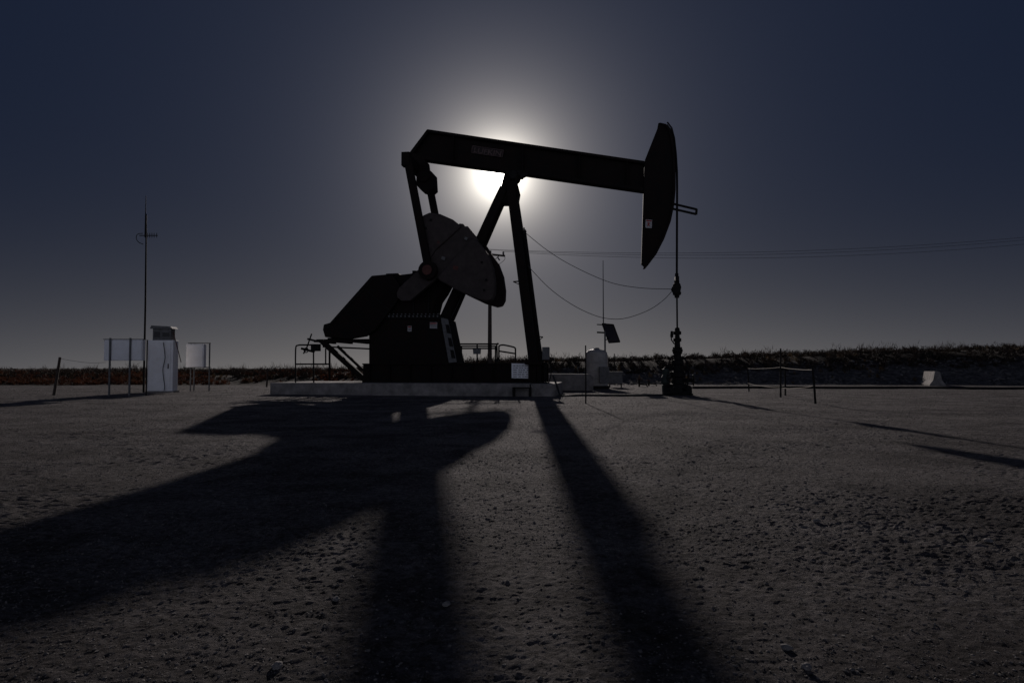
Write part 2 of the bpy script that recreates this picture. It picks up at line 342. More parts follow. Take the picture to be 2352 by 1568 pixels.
# ladder on front of post
mb = MB(); q0 = lerp(top_n, ft_n, .22); q1 = lerp(top_n, ft_n, 1.0)
for s in (-.2, .2): mb.bar((q0[0]+.3, s, q0[2]), (q1[0]+.3, s, q1[2]), .04, .05)
for k in range(24): t = (k+.5)/24; a = lerp(q0, q1, t); mb.tube([(a[0]+.3, -.2, a[2]), (a[0]+.3, .2, a[2])], .014, 6)
A_('ladder', mb, STEEL2)
for px, py, l in ((1197, 530, 12), (1205, 645, -26), (1233, 772, 14)):
    a = P3(px, py, -.6); b = P3(px+l, py+2, -.6); mb = MB(); mb.bar(a, b, .1, .04); mb.bar(P3(px, py+14, -.6), b, .03, .03); A_('bracket', mb)
# walking beam
mb = MB()
mb.pprism([(982,301),(1480,374),(1478,434),(975,361),(950,352)], -.05, -.03, .03)
T = [(982,297),(1481,370),(1481,376),(981,303)]; B = [(975,359),(1478,432),(1478,438),(974,366)]
mb.pprism(T, -.24, -.24, .24); mb.pprism(B, -.24, -.24, .24)
mb.pprism([(940,351),(981,297),(984,303),(948,353)], -.24, -.24, .24); mb.pprism([(938,350),(976,359),(972,381),(962,379)], -.24, -.24, .24)
for px in (1040, 1200, 1330, 1440):
    yt = 297+(px-982)*.1463+3; mb.pprism([(px, yt), (px+2, yt), (px+1, yt+62), (px-1, yt+62)], -.22, -.22, .22)
wb = A_('walking_beam', mb)
# name plate
pl = [(1085,335),(1156,345),(1154,361),(1083,351)]
mb = MB(); mb.pprism(pl, -.1, -.1, -.031); npl = A_('name_plate', mb, DARKRED, wb)
def text(body, p0, pr, hgt, v, m, parent, name='lettering'):
    cu = bpy.data.curves.new(name, 'FONT'); cu.body = body; cu.extrude = .004; cu.offset = .012
    t = bpy.data.objects.new('tmp', cu); C.objects.link(t); dg = bpy.context.evaluated_depsgraph_get(); me = bpy.data.meshes.new_from_object(t.evaluated_get(dg))
    bpy.data.objects.remove(t); me.name = name
    xs_ = [q.co.x for q in me.vertices]; ys_ = [q.co.y for q in me.vertices]; x0, x1, y0, y1 = min(xs_), max(xs_), min(ys_), max(ys_)
    a = Vector(P3(*p0, v)); b = Vector(P3(*pr, v)); ux = (b-a); L = ux.length; ux.normalize(); uz = Vector((-ux.z, 0, ux.x)); bs = BASE[parent.name]
    for q in me.vertices:
        q.co = a+ux*((q.co.x-x0)/(x1-x0)*L)+uz*((q.co.y-y0)/(y1-y0)*hgt)+Vector((0, -q.co.z, 0))-bs
    me.materials.append(m); o = bpy.data.objects.new(name, me); link(o, parent, None, False); return o
mb = MB()
for i in range(4): mb.bar(P3(*pl[i], -.105), P3(*pl[(i+1) % 4], -.105), .012, .016)
A_('plate_border', mb, PALE, wb)
text('LUFKIN', (1088, 350), (1150, 359), .2, -.112, PALE, wb)
# horsehead
HP = [(1481,368),(1512,290),(1517,282),(1530,285),(1540,297),(1546,320),(1550,355),(1552,395),(1552,435),(1549,470),(1541,508),(1528,543),(1510,578),(1492,602),(1483,613),(1473,604),(1478,437)]
mb = MB(); mb.pprism(HP, -.2, -.2, .2); hh = A_('horse_head', mb, bev=.02)
mb = MB(); FP = HP[2:15]
mb.prism([P(a, b, -.28) for a, b in FP]+[P(a-5, b+1, -.28) for a, b in FP[::-1]], -.28, .28); A_('face_plate', mb, STEEL, hh)
mb = MB(); mb.pprism([(1483,504),(1498,505),(1497,524),(1482,523)], -.22, -.215, -.203); sg = A_('warning_sign', mb, SIGNW, hh)
mb = MB(); mb.pprism([(1484,505),(1497,506),(1497,509),(1484,508)], -.22, -.219, -.216); A_('sign_band', mb, SIGNR, sg)
mb = MB(); mb.pprism([(1487,510),(1493,512),(1491,516),(1494,521),(1489,518),(1486,521),(1488,515)], -.22, -.219, -.216); A_('pictogram', mb, SIGNR, sg)
mb = MB()
for a, b in (((1541,467),(1600,481)), ((1538,478),(1599,492))): mb.tube([P3(*a, -.15), P3(*b, -.15)], .045, 8); mb.tube([P3(*a, .15), P3(*b, .15)], .03, 8)
mb.tube([P3(1600,480,-.15), P3(1599,493,-.15)], .045, 8); mb.tube([P3(1600,481,-.15), P3(1600,481,.15)], .03, 8); A_('hanger_bracket', mb, STEEL2, hh)
# bridle, carrier bar, rod
arc = [P(a, b, 0) for a, b in [(1531,284),(1541,297),(1547,320),(1551,355),(1553.5,395),(1554,430)]]
for s in (-.13, .13):
    mb = MB(); mb.tube([(u+.02, s, z) for u, z in arc]+[(P(1554.5, 640, 0)[0], s, P(1554, 640, 0)[1])], .03, 8); A_('bridle_cable', mb, STEEL2)
uw = P(1555, 700, 0)[0]
def yz(py): return P(1555, py, 0)[1]
mb = MB(); mb.box((uw-.07, -.22, yz(646)), (uw+.07, .22, yz(636)))
mb.lathe([(r/60.8, yz(y)) for y, r in ((684,5),(678,6),(677,9),(671,10),(670,8),(660,10),(652,8),(650,6),(646,6),(640,4),(628,4)) ], (uw, 0), 14)
mb.tube([P3(1548,655,-.1), P3(1543,665,-.1), P3(1549,676,-.1)], .035, 6); mb.box((uw-.17, -.16, yz(672)), (uw+.1, -.05, yz(656)))
A_('carrier_bar', mb, STEEL2)
mb = MB(); mb.tube([(uw, 0, yz(650)), (uw, 0, yz(790))], .032, 8); A_('polished_rod', mb, STEEL2)
# equalizer, pitmans
ue, ze = P(936, 368, -1.45)
mb = MB(); mb.bar((ue, -1.5, ze), (ue, 1.5, ze), .35, .3, (0, 0, 1)); mb.box((ue-.2, -1.62, ze-.25), (ue+.12, -1.3, ze+.28)); mb.box((ue-.2, 1.3, ze-.25), (ue+.12, 1.62, ze+.28)); A_('equalizer', mb, bev=.02)
mb = MB(); mb.pprism([(948,372),(976,366),(978,382),(994,397),(996,432),(984,442),(966,436),(955,424),(957,398)], -.35, -.35, .35)
u, z = P(973, 405, -.4); mb.tube([(u, -.45, z), (u, .45, z)], .24, 18); A_('tail_bearing', mb, bev=.02)
pu, pz = P(983, 621, -1.5)
for s in (-1, 1):
    v = s*1.48; mb = MB(); mb.bar((ue, v, ze+.1), (pu, v, pz+.15), .2, .29); mb.tube([(pu, v-.12, pz), (pu, v+.12, pz)], .36, 20); pm = A_('pitman_arm', mb, bev=.015)
    mb = MB(); mb.tube([(pu, s*.98, pz), (pu, s*1.66, pz)], .19, 18); A_('wrist_pin', mb, RED, pm)
# cranks + weights
crank = [P(a, b, -1.3) for a, b in [(911,672),(917,660),(970,611),(1055,513),(1064,514),(1068,520),(1074,519),(1092,541),(1098,552),(1084,560),(1000,642),(942,690),(922,691),(912,683)]]
wA = [P(a, b, -1.38) for a, b in [(1000,575),(985,597),(973,580),(967,550),(967,520),(970,495),(986,488),(1010,491),(1040,504),(1060,520)]]
wB = [P(a, b, -1.38) for a, b in [(1086,546),(1100,556),(1120,583),(1132,615),(1137,650),(1136,675),(1129,689),(1115,692),(1085,683),(1045,664),(1010,644),(1002,637),(1045,590)]]
for s in (-1, 1):
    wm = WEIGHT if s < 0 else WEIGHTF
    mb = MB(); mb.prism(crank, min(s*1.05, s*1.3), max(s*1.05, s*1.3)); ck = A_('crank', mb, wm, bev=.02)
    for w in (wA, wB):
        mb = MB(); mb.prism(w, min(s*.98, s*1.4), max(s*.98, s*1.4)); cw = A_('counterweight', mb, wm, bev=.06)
        cu_ = sum(p[0] for p in w)/len(w); cz_ = sum(p[1] for p in w)/len(w)
        for k in range(3):
            q = w[2+k*2]; A_('bolt', MB().tube([(cu_+(q[0]-cu_)*.6, s*1.38, cz_+(q[1]-cz_)*.6), (cu_+(q[0]-cu_)*.6, s*1.44, cz_+(q[1]-cz_)*.6)], .05, 6), STEEL2, cw)
    if s < 0:
        for (x0, y0, x1, y1, m_) in ((1013,588,1023,598,GREY), (1040,609,1053,621,RED), (1066,543,1074,552,GREY), (1003,552,1010,560,RED)):
            mb = MB(); mb.pprism([(x0+2,y0),(x1,y0+3),(x1-2,y1),(x0,y1-3)], -1.415, -1.41, -1.402 if (x0 < 1030 and y0 != 609 or x0 == 1003) else -1.32); A_('decal', mb, m_, ck)
# signs on pedestal / skid board
for (x0, y0, x1, y1) in ((936,748,945,761), (987,740,1004,754)):
    mb = MB(); mb.pprism([(x0,y0),(x1,y0),(x1,y1),(x0,y1)], -.72, -.71, -.695); sg = A_('warning_sign', mb, SIGNW, ped)
    mb = MB(); mb.pprism([(x0+1,y0+1),(x1-1,y0+1),(x1-1,y0+4),(x0+1,y0+4)], -.72, -.716, -.712); A_('sign_band', mb, SIGNR, sg)
    for k in range(2): A_('print_line', MB().pprism([(x0+2,y0+6+k*3),(x1-2,y0+6+k*3),(x1-2,y0+7+k*3),(x0+2,y0+7+k*3)], -.72, -.716, -.712), INK, sg)
mb = MB(); mb.pprism([(1175,834),(1221,835),(1221,869),(1175,868)], -1.0, -1.0, -.975); sg = A_('notice_board', mb, WHITE)
for k in range(6):
    y = 839+k*5; x = 1179; mb = MB()
    while x < 1214:
        l = random.choice((3, 5, 8)); mb.pprism([(x,y),(x+l,y),(x+l,y+1.4),(x,y+1.4)], -1.0, -1.004, -1.001); x += l+random.choice((2, 4))
    A_('print_line', mb, INK, sg)
# guard rails (children: bolted to the unit)
def rail(paths, v, name='guard_rail', r=.03):
    mb = MB()
    for p in paths: mb.tube(smoothpath([P3(a, b, v) for a, b in p], 3) if len(p) > 3 else [P3(a, b, v) for a, b in p], r, 8)
    return A_(name, mb, STEEL2)
rail([[(679,900),(679,870),(679,803),(684,793),(700,792),(718,792)], [(718,792),(720,806),(721,912)], [(680,836),(755,836)], [(748,800),(748,836)]], -1.3)
rail([[(1048,790),(1138,790),(1141,792),(1142,833)], [(1048,800),(1141,800)], [(1096,790),(1096,833)], [(1146,833),(1146,800),(1147,794),(1156,792),(1176,796),(1183,799),(1184,806),(1184,834)], [(1146,806),(1184,812)]], -.85)
rail([[(1052,795),(1140,795)], [(1060,795),(1060,836)], [(1138,795),(1138,836)]], .85)
mb = MB(); mb.pprism([(1086,801),(1105,801),(1104,813),(1087,813)], -.89, -.9, -.885); A_('small_sign', mb, GREY)
# ================================================================== around the unit
mb = MB()
a = P(619, 880, -1.75)[0]; m1 = P(1218, 890, -1.75)[0]; b = P(1276, 890, -1.75)[0]
poly = [(a,-1.7),(a+.1,-1.78),(m1-.02,-1.78),(m1-.02,1.78),(a+.1,1.78),(a,1.7)]
def slab(poly, z0, z1):
    n = len(poly); return MB().add([(x, y, z0) for x, y in poly]+[(x, y, z1) for x, y in poly], [tuple(range(n))[::-1], tuple(range(n, 2*n))]+[(i, (i+1) % n, (i+1) % n+n, i+n) for i in range(n)])
cp = thing('concrete_pad', 'long pale concrete pad under the pumpjack', 'concrete pad', ((a+b)/2, 0, 0), True)
mk('slab', slab(poly, -.1, .458), CONC, cp, bev=.03)
mk('slab', slab([(m1+.02,-1.78),(b-.15,-1.78),(b,-1.6),(b,1.6),(b-.15,1.78),(m1+.02,1.78)], -.1, .45), CONC, cp, bev=.03)
mb = MB(); q0 = P(1178, 882, -2.05); q1 = P(1219, 892, -2.05)
mb.box((q0[0], -2.2, .3), (q1[0], -1.8, .33)); 
for u in (q0[0]+.03, q1[0]-.03):
    for v in (-2.17, -1.83): mb.box((u-.025, v-.025, -.02), (u+.025, v+.025, .298))
tag(mk('step', mb, STEEL2, base=(q0[0], -2, 0), frame=True), 'low dark metal step standing against the front of the concrete pad', 'step')
# control box on post by samson foot
cb = thing('control_box', 'small grey electrical box on a pole beside the front foot of the pumpjack', 'electrical box', (P(1254,880,-.9)[0], -.9, .45), True)
mb = MB(); q = P(1246, 797, -.9); w = P(1262, 826, -.9); mb.box((q[0], -1.02, w[1]), (w[0], -.8, q[1])); mk('housing', mb, GREY, cb, bev=.01)
mb = MB(); mb.box((q[0]+.02, -1.035, w[1]+.03), (w[0]-.02, -1.022, q[1]-.03)); mk('cover', mb, GREY, cb)
mb = MB(); mb.tube([P3(1254,826,-.9), (P(1254,826,-.9)[0], -.9, .45)], .03, 8); mb.tube(smoothpath([P3(1260,822,-.95), P3(1266,850,-1.0), P3(1262,875,-1.1), P3(1256,880,-1.2)]), .02, 6); mk('conduit', mb, STEEL2, cb)
# ground cable
pts = [P3(1270,862,-1.3), P3(1279,885,-1.5)]+[Vector((P(x, 900, v)[0], v, .03)) for x, v in ((1290,-1.85),(1330,-1.4),(1400,-1.3),(1470,-1.1),(1525,-.6),(1548,-.2))]
tag(mk('ground_hose', MB().tube(smoothpath(pts), .035, 8), RUBBER, base=(pts[3][0], pts[3][1], 0), frame=True), 'black hose lying on the ground between the concrete pad and the wellhead', 'hose')
# signal cables
def cable(pts, v0, v1, label):
    n_ = len(pts); q = smoothpath([P3(a, b, v0+(v1-v0)*i/(n_-1)) for i, (a, b) in enumerate(pts)], 6)
    return tag(mk('signal_cable', MB().tube(q, .011, 6), RUBBER, base=tuple(q[0]), frame=True), label, 'cable')
cable([(1201,530),(1260,577),(1320,613),(1400,648),(1470,661),(1545,664)], -.6, -.1, 'upper sagging thin cable from the pumpjack post to the polished rod clamp')
cable([(1212,610),(1260,660),(1310,697),(1360,722),(1400,732),(1440,730),(1490,712),(1525,688),(1547,664)], -.75, -.1, 'lower deeply sagging thin cable from the pumpjack post to the polished rod clamp')
cable([(1063,670),(1052,698),(1036,730)], -.6, -.6, 'short thin cable running down behind the counterweight')
# wellhead
wh = thing('wellhead', 'dark wellhead with stacked valves and stuffing box under the horse head', 'wellhead', (uw, 0, 0), True)
K = 1/60.8
def stk(l): return [(r*K, max(yz(y), -.05)) for y, r in l][::-1]
mb = MB(); mb.lathe(stk([(752,3),(753,5),(760,6),(761,9),(768,9),(769,5),(776,6),(777,9),(784,9),(785,6),(800,7)]), (uw, 0), 16); mk('stuffing_box', mb, STEEL2, wh)
mb = MB(); mb.lathe(stk([(800,7),(802,12),(808,12),(809,8),(826,9),(828,14),(836,14),(838,10),(852,11),(854,18),(864,18),(866,13),(880,15),(882,22),(892,22),(893,18),(903,20),(912,21)]), (uw, 0), 20); mk('tubing_head', mb, STEEL2, wh)
for py, r in ((805,12),(832,14),(859,18),(887,22)):
    for k in range(8):
        an = R(45*k+10); x = uw+(r-2.5)*K*math.cos(an); y = (r-2.5)*K*math.sin(an); mk('flange_bolt', MB().tube([(x, y, yz(py+8)), (x, y, yz(py-8))], .022, 6), STEEL2, wh)
mb = MB(); zz_ = yz(845); mb.tube([(uw-.1, 0, zz_), (uw-.45, 0, zz_), (uw-.5, 0, zz_-.05), (uw-.5, 0, .05)], .06, 10)
mb.tube([(uw+.1, 0, yz(873)), (uw+.55, 0, yz(873))], .07, 10); mb.tube([(uw-.1, -.1, yz(885)), (uw-.5, -.45, yz(885)), (uw-.45, -.5, .05)], .06, 10)
mb.tube(smoothpath([(uw+.15, 0, yz(820)), (uw+.3, -.1, yz(828)), (uw+.38, -.15, yz(855)), (uw+.3, -.2, yz(900))]), .035, 8); mb.tube(smoothpath([(uw-.1, -.1, yz(815)), (uw-.28, -.1, yz(825)), (uw-.4, -.15, yz(860)), (uw-.42, -.2, yz(900))]), .03, 8)
mk('flow_pipe', mb, STEEL2, wh)
mb = MB(); mb.lathe([(.12, yz(882)), (.16, yz(878)), (.16, yz(866)), (.1, yz(860)), (.13, yz(853)), (.13, yz(848)), (.05, yz(846))], (uw-.46, -.1), 14); mb.box((uw-.6, -.25, yz(905)), (uw-.32, .05, yz(884))); mk('valve', mb, GREEN, wh)
mb = MB(); mb.lathe([(.14, yz(905)), (.17, yz(900)), (.17, yz(888)), (.09, yz(884))], (uw+.33, -.2), 14); mk('valve', mb, STEEL2, wh)
mb = MB(); c = (uw+.56, -.02, yz(873)); mb.torus(c, .2, .022, 'x'); 
for k in range(3): an = R(60*k); mb.bar((c[0], c[1]-.2*math.cos(an), c[2]-.2*math.sin(an)), (c[0], c[1]+.2*math.cos(an), c[2]+.2*math.sin(an)), .02, .02)
mb.tube([(c[0]-.08, c[1], c[2]), (c[0]+.05, c[1], c[2])], .03, 8); mk('hand_wheel', mb, STEEL2, wh)
mb = MB(); mb.torus((uw-.3, -.35, yz(868)), .13, .02, 'y'); mb.tube([(uw-.3, -.38, yz(868)), (uw-.3, 0, yz(868))], .02, 6); mk('hand_wheel', mb, STEEL2, wh)
mb = MB(); mb.tube([P3(1549,790,0), P3(1542,780,0), P3(1542,764,0), P3(1547,762,0)], .022, 6); mb.lathe([(.05, yz(775)), (.06, yz(770)), (.04, yz(760))], (P(1543,770,0)[0], 0), 10); mk('lubricator', mb, STEEL2, wh)
mb = MB(); mb.lathe([(.55, -.05), (.55, .07), (.5, .09)], (uw, -.1), 24); mk('cellar_ring', mb, STEEL2, wh)
mb = MB(); mb.tube([(uw-.6, -.6, .1), (uw-.2, -.55, .1), (uw+.4, -.5, .1)], .07, 8); mb.box((uw-.35, -.62, .12), (uw+.1, -.35, .32)); mk('drain_pipe', mb, STEEL2, wh)
# helpers for world things
def gp(px, Yd): p = W(px, 845, Yd); return (p.x, Yd, tz(p.x, Yd))
def zpix(py, Yd): return W(1176, py, Yd).z
# background beside the unit
D = 30.5; a = W(1250, 858, D); b = W(1363, 898, D)
bl = mk('concrete_block', MB().prism([(a.x, 0), (a.x, a.z), (b.x-.15, a.z-.02), (b.x, a.z-.16), (b.x, 0)], D, D+1.2), CONC, base=(a.x, D, 0), bev=.03); tag(bl, 'low pale concrete block on the ground behind the front foot of the pumpjack', 'concrete block')
D = 34; q = gp(1370, D); tk = thing('storage_tank', 'pale round chemical tank with a domed top behind the concrete block', 'tank', q)
zt_ = zpix(808, D); r_ = 25/F*D; mb = MB(); mb.lathe([(r_, .15), (r_, zt_-.12), (r_*.96, zt_-.02), (r_*.75, zt_+.08), (r_*.3, zt_+.15), (.02, zt_+.16)], (q[0], D), 28); mk('shell', mb, TANK, tk, smooth=False)
for k in range(3): z_ = .5+k*.4; mk('hoop', MB().torus((q[0], D, z_), r_+.005, .02, 'z', 28), TANK, tk)
mb = MB(); mb.lathe([(.14, zt_+.12), (.14, zt_+.2), (.1, zt_+.21)], (q[0], D), 14); mk('lid', mb, GREY, tk)
mb = MB(); mb.lathe([(r_+.1, -.02), (r_+.1, .15)], (q[0], D), 24); mk('stand', mb, STEEL2, tk)
mb = MB(); mb.box((q[0]+.05, D-r_-.3, .3), (q[0]+r_*.95, D-r_-.02, zpix(842, D))); mk('pump_box', mb, GREY, tk, bev=.01)
D = 36; q = gp(1412, D); e = thing('equipment_box', 'small grey box on short legs to the right of the round tank', 'box', q)
mb = MB(); mb.box((q[0]-.36, D-.3, .2), (q[0]+.36, D+.3, zpix(856, D))); mk('housing', mb, GREY, e, bev=.02)
mb = MB(); mb.box((q[0]-.4, D-.34, zpix(856, D)+.003), (q[0]+.4, D+.34, zpix(853, D))); mk('lid', mb, GREY, e)
for sx in (-.3, .3): mk('leg', MB().box((q[0]+sx-.03, D-.25, -.02), (q[0]+sx+.03, D-.19, .2)), STEEL2, e)
# solar mast
D = 34.9; q = gp(1390, D); s_ = thing('solar_mast', 'pole with a tilted dark solar panel and a tall whip antenna beside the tank', 'solar mast', q)
mb = MB(); mb.tube([(q[0], D, -.02), (q[0], D, zpix(742, D))], .045, 10); mk('pole', mb, GREY, s_)
pc = [W(1383,743,D-.1), W(1409,745,D-.5), W(1424,785,D-.3), W(1399,787,D+.1)]
mb = MB(); nrm = (pc[1]-pc[0]).cross(pc[3]-pc[0]).normalized()*.04
mb.add(pc+[p+nrm for p in pc], [(0,1,2,3),(7,6,5,4),(0,4,5,1),(1,5,6,2),(2,6,7,3),(3,7,4,0)]); sp_ = mk('solar_panel', mb, GLASSP, s_)
mb = MB()
for i in range(4): mb.bar(pc[i]-nrm*.3, pc[(i+1) % 4]-nrm*.3, .03, .05)
mk('panel_frame', mb, STEEL2, sp_)
mb = MB(); mb.tube([(q[0]-.08, D, zpix(750, D)), (q[0]-.08, D, zpix(700, D)), (q[0]-.08, D, zpix(598, D))], [.03, .024, .016], 6); mk('whip_antenna', mb, WIRE, s_)
for p, r, w1, w2 in (((1371,745),(1392,746),.05,.05), ((1371,763),(1392,764),.05,.08), ((1388,782),(1402,775),.03,.05)): mk('bracket', MB().bar(W(*p,D), W(*r,D), w1, w2), STEEL2, s_)
mb = MB(); mb.box((q[0]-.14, D-.16, zpix(845, D)), (q[0]+.12, D-.05, zpix(820, D))); mk('junction_box', mb, TANK, s_)
# thin rods
def rod(px, pyb, pyt, tilt, label, r=.02, m=WOOD, name='marker_post', cat='post', group=None, Yd=None):
    D = Yd or CH*F/(pyb-845); q = gp(px, D); z1 = zpix(pyt, D); x1 = W(px+tilt, pyt, D).x
    return tag(mk(name, MB().tube([(q[0], D, q[2]-.05), ((q[0]+x1)/2+.004, D, z1/2), (x1, D, z1)], [r*1.1, r, r*.95], 7), m, base=q), label, cat, group), (x1, D, z1)
rod(1345, 927, 793, 0, 'thin upright steel rod stuck in the ground in front of the concrete block', .02, STEEL2)
rod(1412, 884, 812, -1, 'thin dark stake standing just right of the round tank', .03, STEEL2)
rod(613, 889, 846, 2, 'short stake beyond the left end of the concrete pad', .045, WOOD)
for px, py, w_, lab in ((1468, 888, .4, 'small valve assembly on the ground left of the wellhead'), (1490, 886, .3, 'short riser pipe on the ground nearest the wellhead on its left')):
    D = CH*F/(py-845); q = gp(px, D); t = thing('pipe_riser', lab, 'pipe', q)
    mb = MB(); mb.tube([(q[0], D, -.02), (q[0], D, w_)], .05, 8); mb.tube([(q[0]-.02, D, .15), (q[0]+.4, D, .12), (q[0]+.45, D, -.03)], .04, 8); mk('pipe', mb, STEEL2, t)
    mb = MB(); mb.torus((q[0], D, w_+.02), .11, .02, 'z', 14); mb.bar((q[0]-.1, D, w_+.02), (q[0]+.1, D, w_+.02), .02, .02); mk('hand_wheel', mb, RED, t)
# ---------------------------------------------------------------- utility poles + lines
def upole(q, ztop, label, name='utility_pole'):
    t = thing(name, label, 'utility pole', q, group=None)
    mb = MB(); mb.tube([(q[0], q[1], q[2]-.3), (q[0], q[1], ztop)], [.15, .1], 10); mk('pole', mb, WOOD, t)
    mb = MB(); mb.bar((q[0]-.9, q[1]-.6, ztop-.25), (q[0]+1.0, q[1]+.6, ztop-.25), .1, .12, (0,1,0)); mb.bar((q[0], q[1], ztop-.9), (q[0]+.6, q[1]+.36, ztop-.3), .03, .04); mb.bar((q[0], q[1], ztop-.9), (q[0]-.6, q[1]-.36, ztop-.3), .03, .04); mk('crossarm', mb, WOOD, t)
    att = []
    for f in (-.95, -.35, .9):
        x, y = q[0]+f, q[1]+f*.62; mk('insulator', MB().lathe([(.03, ztop-.19), (.07, ztop-.12), (.05, ztop-.06), (.08, ztop-.02), (.03, ztop+.05)], (x, y), 10), GREY, t); att.append((x, y, ztop+.04))
    mk('transformer_fuse', MB().tube([(q[0]+.5, q[1]+.3, ztop-.35), (q[0]+.65, q[1]+.35, ztop-.6)], .05, 8), GREY, t)
    mb = MB(); mb.tube(smoothpath([(q[0]+.9, q[1]+.5, ztop-.05), (q[0]+1.0, q[1]+.4, ztop-.5), (q[0]+.5, q[1]+.2, ztop-.95), (q[0]+.1, q[1], ztop-1.1)]), .015, 6); mk('drop_wire', mb, WIRE, t)
    return att
D1 = 46; q1 = gp(1125, D1); zt1 = zpix(576, D1)
A1 = upole(q1, zt1, 'wooden utility pole with a crossarm, partly hidden behind the counterweights')
q2 = (47.0, 45.0, tz(47, 45)); A2 = upole(q2, 10.9, 'wooden utility pole with a crossarm on the bank beyond the right edge of the view')
for i, lab in enumerate(('lower front overhead power line running right across the sky', 'middle overhead power line running right across the sky', 'rear uppermost overhead power line running right across the sky')):
    a = Vector(A1[i]); b = Vector(A2[i]); pts = []
    for k in range(41):
        t = k/40; p = a.lerp(b, t); p.z -= 4*(1.1+.1*i)*t*(1-t); pts.append(p)
    tag(mk('power_line', MB().tube(pts, .011, 5), WIRE, base=tuple(a)), lab, 'power line')
# ---------------------------------------------------------------- left telemetry group
D = 28.5; q = gp(331, D); t = thing('antenna_mast', 'tall thin antenna mast with a small yagi aerial rising behind the white cabinet', 'antenna mast', q)
def wx(px, D): return W(px, 845, D).x
mb = MB(); mb.tube([(q[0], D, -.05), (q[0], D, zpix(700, D)), (wx(329, D), D, zpix(515, D))], [.045, .04, .03], 8); mk('pole', mb, STEEL2, t)
mb = MB(); mb.tube([(wx(328, D), D, zpix(545, D)), (wx(328, D), D, zpix(494, D)), (wx(327, D), D, zpix(490, D)), (wx(327, D), D, zpix(450, D))], [.045, .04, .018, .012], 8); mk('whip_antenna', mb, STEEL2, t)
mb = MB(); mb.tube([W(320,541,D), W(362,541,D)], .018, 6)
for k, px in enumerate((334, 339, 344, 349, 354, 360)): mb.tube([W(px, 535, D), W(px, 546, D)], .013, 5)
mk('yagi_aerial', mb, STEEL2, t)
mb = MB(); mb.tube(smoothpath([W(328,536,D), W(316,538,D), W(313,547,D), W(318,556,D), W(329,561,D)]), .016, 6); mk('coax_loop', mb, RUBBER, t)
# left panel on posts
D = 25; a = W(243, 780, D); b = W(330, 828, D); t = thing('electrical_panel', 'wide white electrical panel on two posts, left of the tall cabinet', 'electrical panel', gp(280, D))
mb = MB(); mb.box((a.x, D-.1, b.z), (b.x, D+.1, a.z)); mk('housing', mb, WHITE, t, bev=.012)
mb = MB(); mx = (a.x*.8+b.x*.2); mb.box((mx, D-.115, b.z+.03), (b.x-.03, D-.103, a.z-.04)); mk('door', mb, WHITE, t)
mb = MB(); mb.box((a.x-.03, D-.12, a.z+.002), (b.x+.02, D+.11, a.z+.025)); mk('roof', mb, GREY, t)
for px in (257, 303): x = wx(px, D); mk('post', MB().box((x-.028, D-.16, -.05), (x+.028, D-.118, a.z+.06)), GREY, t)
mk('rear_strut', MB().bar((wx(332, D), D+.15, -.05), (wx(332, D), D+.15, a.z), .035, .035), STEEL2, t)
# tall cabinet
D = 28.6; a = W(340, 781, D); b = W(396, 898, D); t = thing('cabinet', 'tall white cabinet with a small roofed box on top beside the antenna mast', 'cabinet', gp(372, D))
mk('housing', MB().box((a.x, D, .06), (b.x, D+.45, a.z)), WHITE, t, bev=.015)
mk('plinth', MB().box((a.x-.05, D-.05, -.05), (b.x+.05, D+.5, .058)), CONC, t)
dr = mk('door', MB().box((a.x+.06, D-.018, .15), (b.x-.1, D-.003, a.z-.1)), WHITE, t, bev=.005)
mk('handle', MB().box((b.x-.2, D-.05, 1.0), (b.x-.17, D-.019, 1.2)), STEEL2, dr)
mk('cable', MB().tube(smoothpath([W(375,786,D-.06), W(379,820,D-.06), W(374,850,D-.06), W(378,885,D-.06), W(377,896,D-.06)]), .015, 6), RUBBER, t)
c0 = W(351, 752, D+.05); c1 = W(392, 781, D+.05)
hb = mk('top_box', MB().box((c0.x, D+.05, a.z+.003), (c1.x, D+.42, zpix(755, D+.1))), GREY, t, bev=.01)
zr = zpix(755, D+.1)+.003; mk('roof', MB().prism([(c0.x-.08, zr), (c0.x-.02, zr+.13), (c1.x+.02, zr+.09), (c1.x+.1, zr)], D-.04, D+.48), GREY, hb)
mk('dark_window', MB().box((c0.x+.06, D+.035, a.z+.12), (c0.x+.3, D+.048, a.z+.36)), INK, hb)
mk('dark_window', MB().box((c0.x+.42, D+.035, a.z+.15), (c1.x-.06, D+.048, a.z+.32)), INK, hb)
mk('stay', MB().tube([W(398,762,D+.2), W(416,832,D+.2)], .018, 6), RED, t)
# right panel
D = 30; a = W(431, 790, D); b = W(470, 843, D); t = thing('electrical_panel', 'narrow white electrical box in a post frame, right of the tall cabinet', 'electrical panel', gp(455, D))
mk('housing', MB().box((a.x, D-.12, b.z), (b.x, D+.14, a.z)), WHITE, t, bev=.012)
mk('door', MB().box((a.x+.05, D-.135, b.z+.05), (b.x-.05, D-.123, a.z-.05)), WHITE, t)
for px in (434, 442, 477): x = wx(px, D); mk('post', MB().box((x-.022, D+.142, -.05), (x+.022, D+.19, a.z+.03)), GREY, t)
mk('crossbar', MB().box((a.x-.05, D+.142, a.z+.032), (wx(479, D), D+.19, a.z+.06)), STEEL2, t)
mk('crossbar', MB().box((a.x-.05, D+.195, b.z-.03), (wx(479, D), D+.22, b.z+.01)), STEEL2, t)
# fence post with wire, left
_, tp = rod(125, 908, 820, 13, 'leaning wooden fence post near the left edge', .05, WOOD, 'fence_post', 'fence post')
tag(mk('fence_wire', MB().tube(smoothpath([Vector(tp)-Vector((0,0,.05)), W(165,828,25.4), W(205,833,25.2), W(243,832,25.0)]), .006, 5), WIRE, base=tp), 'thin wire from the leaning fence post to the wide white panel', 'wire')
